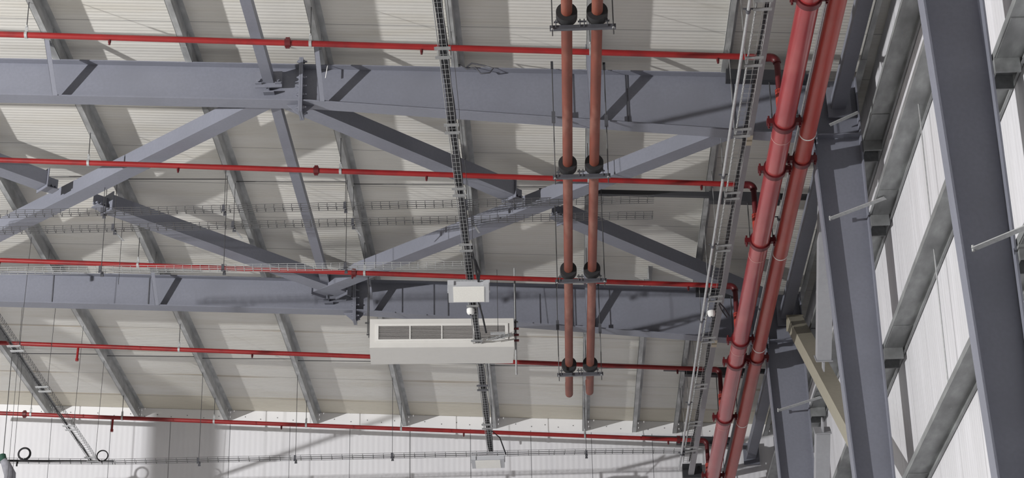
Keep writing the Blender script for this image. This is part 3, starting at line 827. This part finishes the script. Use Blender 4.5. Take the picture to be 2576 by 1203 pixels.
# ------------------------------------------------------------------ air unit
ux, uy, uz = -1.475, 25.82, 11.55
o = thing('air_unit', (ux, uy, uz), 'white ceiling-hung air handling unit with a long slotted grille', 'air unit')
W2, D2, HH = .965, .31, .41
def putu(mb, name, m, par=None):
    ob = mb.build(name, m, None, (0, 0, 0)); ob.parent = par or o; ob['_o'] = (0, 0, 0); return ob
mb = MB(); mb.box(-W2, W2, -D2, D2, 0, .004)
mb.box(-W2, W2, -D2, D2, HH-.004, HH); mb.box(-W2, -W2+.004, -D2, D2, .004, HH-.004); mb.box(W2-.004, W2, -D2, D2, .004, HH-.004)
mb.box(-W2, W2, D2-.004, D2, .004, HH-.004)
gx, g0, g1 = .885, .085, .335
mb.box(-W2, -gx, -D2, -D2+.004, .004, HH-.004); mb.box(gx, W2, -D2, -D2+.004, .004, HH-.004)
mb.box(-gx, gx, -D2, -D2+.004, .004, g0); mb.box(-gx, gx, -D2, -D2+.004, g1, HH-.004)
cas = putu(mb, 'casing', 'white')
mb = MB()
for a in ((-gx-.0, -gx+.04, g0, g1), (gx-.04, gx, g0, g1), (-gx+.04, gx-.04, g0, g0+.028), (-gx+.04, gx-.04, g1-.028, g1)):
    mb.box(a[0], a[1], -D2-.016, -D2, a[2], a[3])
for xx in (-.425, 0, .425): mb.box(xx-.008, xx+.008, -D2-.014, -D2-.002, g0+.028, g1-.028)
fr = putu(mb, 'grille_frame', 'frame')
mb = MB()
for q in range(10): 
    z = g0+.038+q*.0195; mb.box(-gx+.04, gx-.04, -D2-.010, -D2+.012, z, z+.005)
for q in range(48): mb.box(.02+q*.017, .022+q*.017, -D2+.0, -D2+.012, g0+.028, g1-.028)
putu(mb, 'blades', 'grille')
putu(MB().box(-gx+.01, gx-.01, -D2+.05, -D2+.06, g0+.01, g1-.01), 'coil', 'void')
mb = MB()
for x in (-W2-.03, W2+.03):
    mb.box(x-.035, x+.03, -.23, -.19, HH-.02, HH-.01) ; mb.tube([(x, -.21, HH-.16), (x, -.21, 1.02 if x > 0 else 1.13)], .007, 6)
    mb.box(x-.03, x+.03, .19, .23, HH-.02, HH-.01); mb.tube([(x, .21, HH-.06), (x, .21, 1.02 if x > 0 else 1.13)], .007, 6)
putu(mb, 'hanging_rods', 'rod')
o.rotation_euler = (0, 0, radians(3.2))
# drain and refrigerant stubs on the right end of the unit
mb = MB(); xx = -.475; mb.tube([(xx, 25.7, 11.2), (xx, 25.7, 12.75)], .013, 8)
tag(mb.build('conduit', 'galv_bright', loc=(xx, 25.7, 11.2)), 'vertical thin conduit at the right end of the air unit', 'conduit')
mb = MB()
for z in (11.83, 11.74, 11.66): mb.tube([(-.50, 25.62, z), (-.43, 25.62, z)], .017, 8)
tag(mb.build('pipe_stubs', 'coupling', loc=(-.5, 25.62, 11.8)), 'three dark red pipe stubs beside the right end of the air unit', 'pipe stubs')
o = thing('cable_ladder_end', (-.72, 25.32, 11.62), 'small bracket with bent mesh piece before the right end of the air unit', 'bracket')
MB().box(-.80, -.61, 25.20, 25.24, 11.60, 11.625).build('plate', 'galv_bright', o)
mb = MB(); mb.bar((-.86, 25.42, 11.6), (-.52, 25.3, 11.64), .012, .012); mb.bar((-.78, 25.45, 11.6), (-.52, 25.36, 11.64), .012, .012)
for q in range(6): mb.bar((-.84+q*.055, 25.45-q*.02, 11.6+q*.006), (-.84+q*.055, 25.34-q*.02, 11.6+q*.006), .006, .006)
mb.build('mesh_piece', 'galv_bright', o)
MB().tube([(-.70, 25.24, 11.625), (-.70, 25.24, zp(-.7)-dep(-.7)+.3)], .004, 6).build('rod', 'rod', o)

# ------------------------------------------------------------------ sag rods and small conduits across the purlins
for y, ks, nm in ((23.42, range(0, 6), 'mid bay'), (29.83, range(0, 7), 'far bay')):
    for k in ks:
        a = (xk(k)+.004, y+.05, zp(xk(k))+.10); b = (xk(k+1)-.004, y-.02, zp(xk(k+1))+.10)
        tag(MB().tube([a, b], .006, 6).build('sag_rod', 'rod', loc=a), 'thin sag rod right of the %s purlin, %s' % (ORD[k], 'between the two rafters' if nm == 'mid bay' else 'beyond the lower rafter'), 'rod', 'sag rods between purlins')
# thin wires hanging from the end wall tray and rafters
for (x, y, z0, nm) in ((-5.5+.02, 23.9, 11.9, 'beside the left brace crossing'), (-8.1, 29.2, 9.5, 'at the lower left edge'), (-7.72, 27.6, 10.3, 'left of the slanting mesh tray')):
    zt = zp(x)-.004
    tag(MB().tube([(x, y, z0), (x, y, zt)], .0035, 5).build('hanging_wire', 'rod', loc=(x, y, z0)), 'thin hanging wire %s' % nm, 'wire')
# grey wall bracket in the far right corner
o = thing('wall_bracket', (2.25, YW-.1, 11.95), 'black box bracket on the end wall between the tray and the thick red main', 'bracket')
MB().box(2.10, 2.42, YW-.18, YW-.008, 11.83, 12.07).build('box', 'dark', o)

for ob in SC.objects:
    if '_o' in ob: del ob['_o']
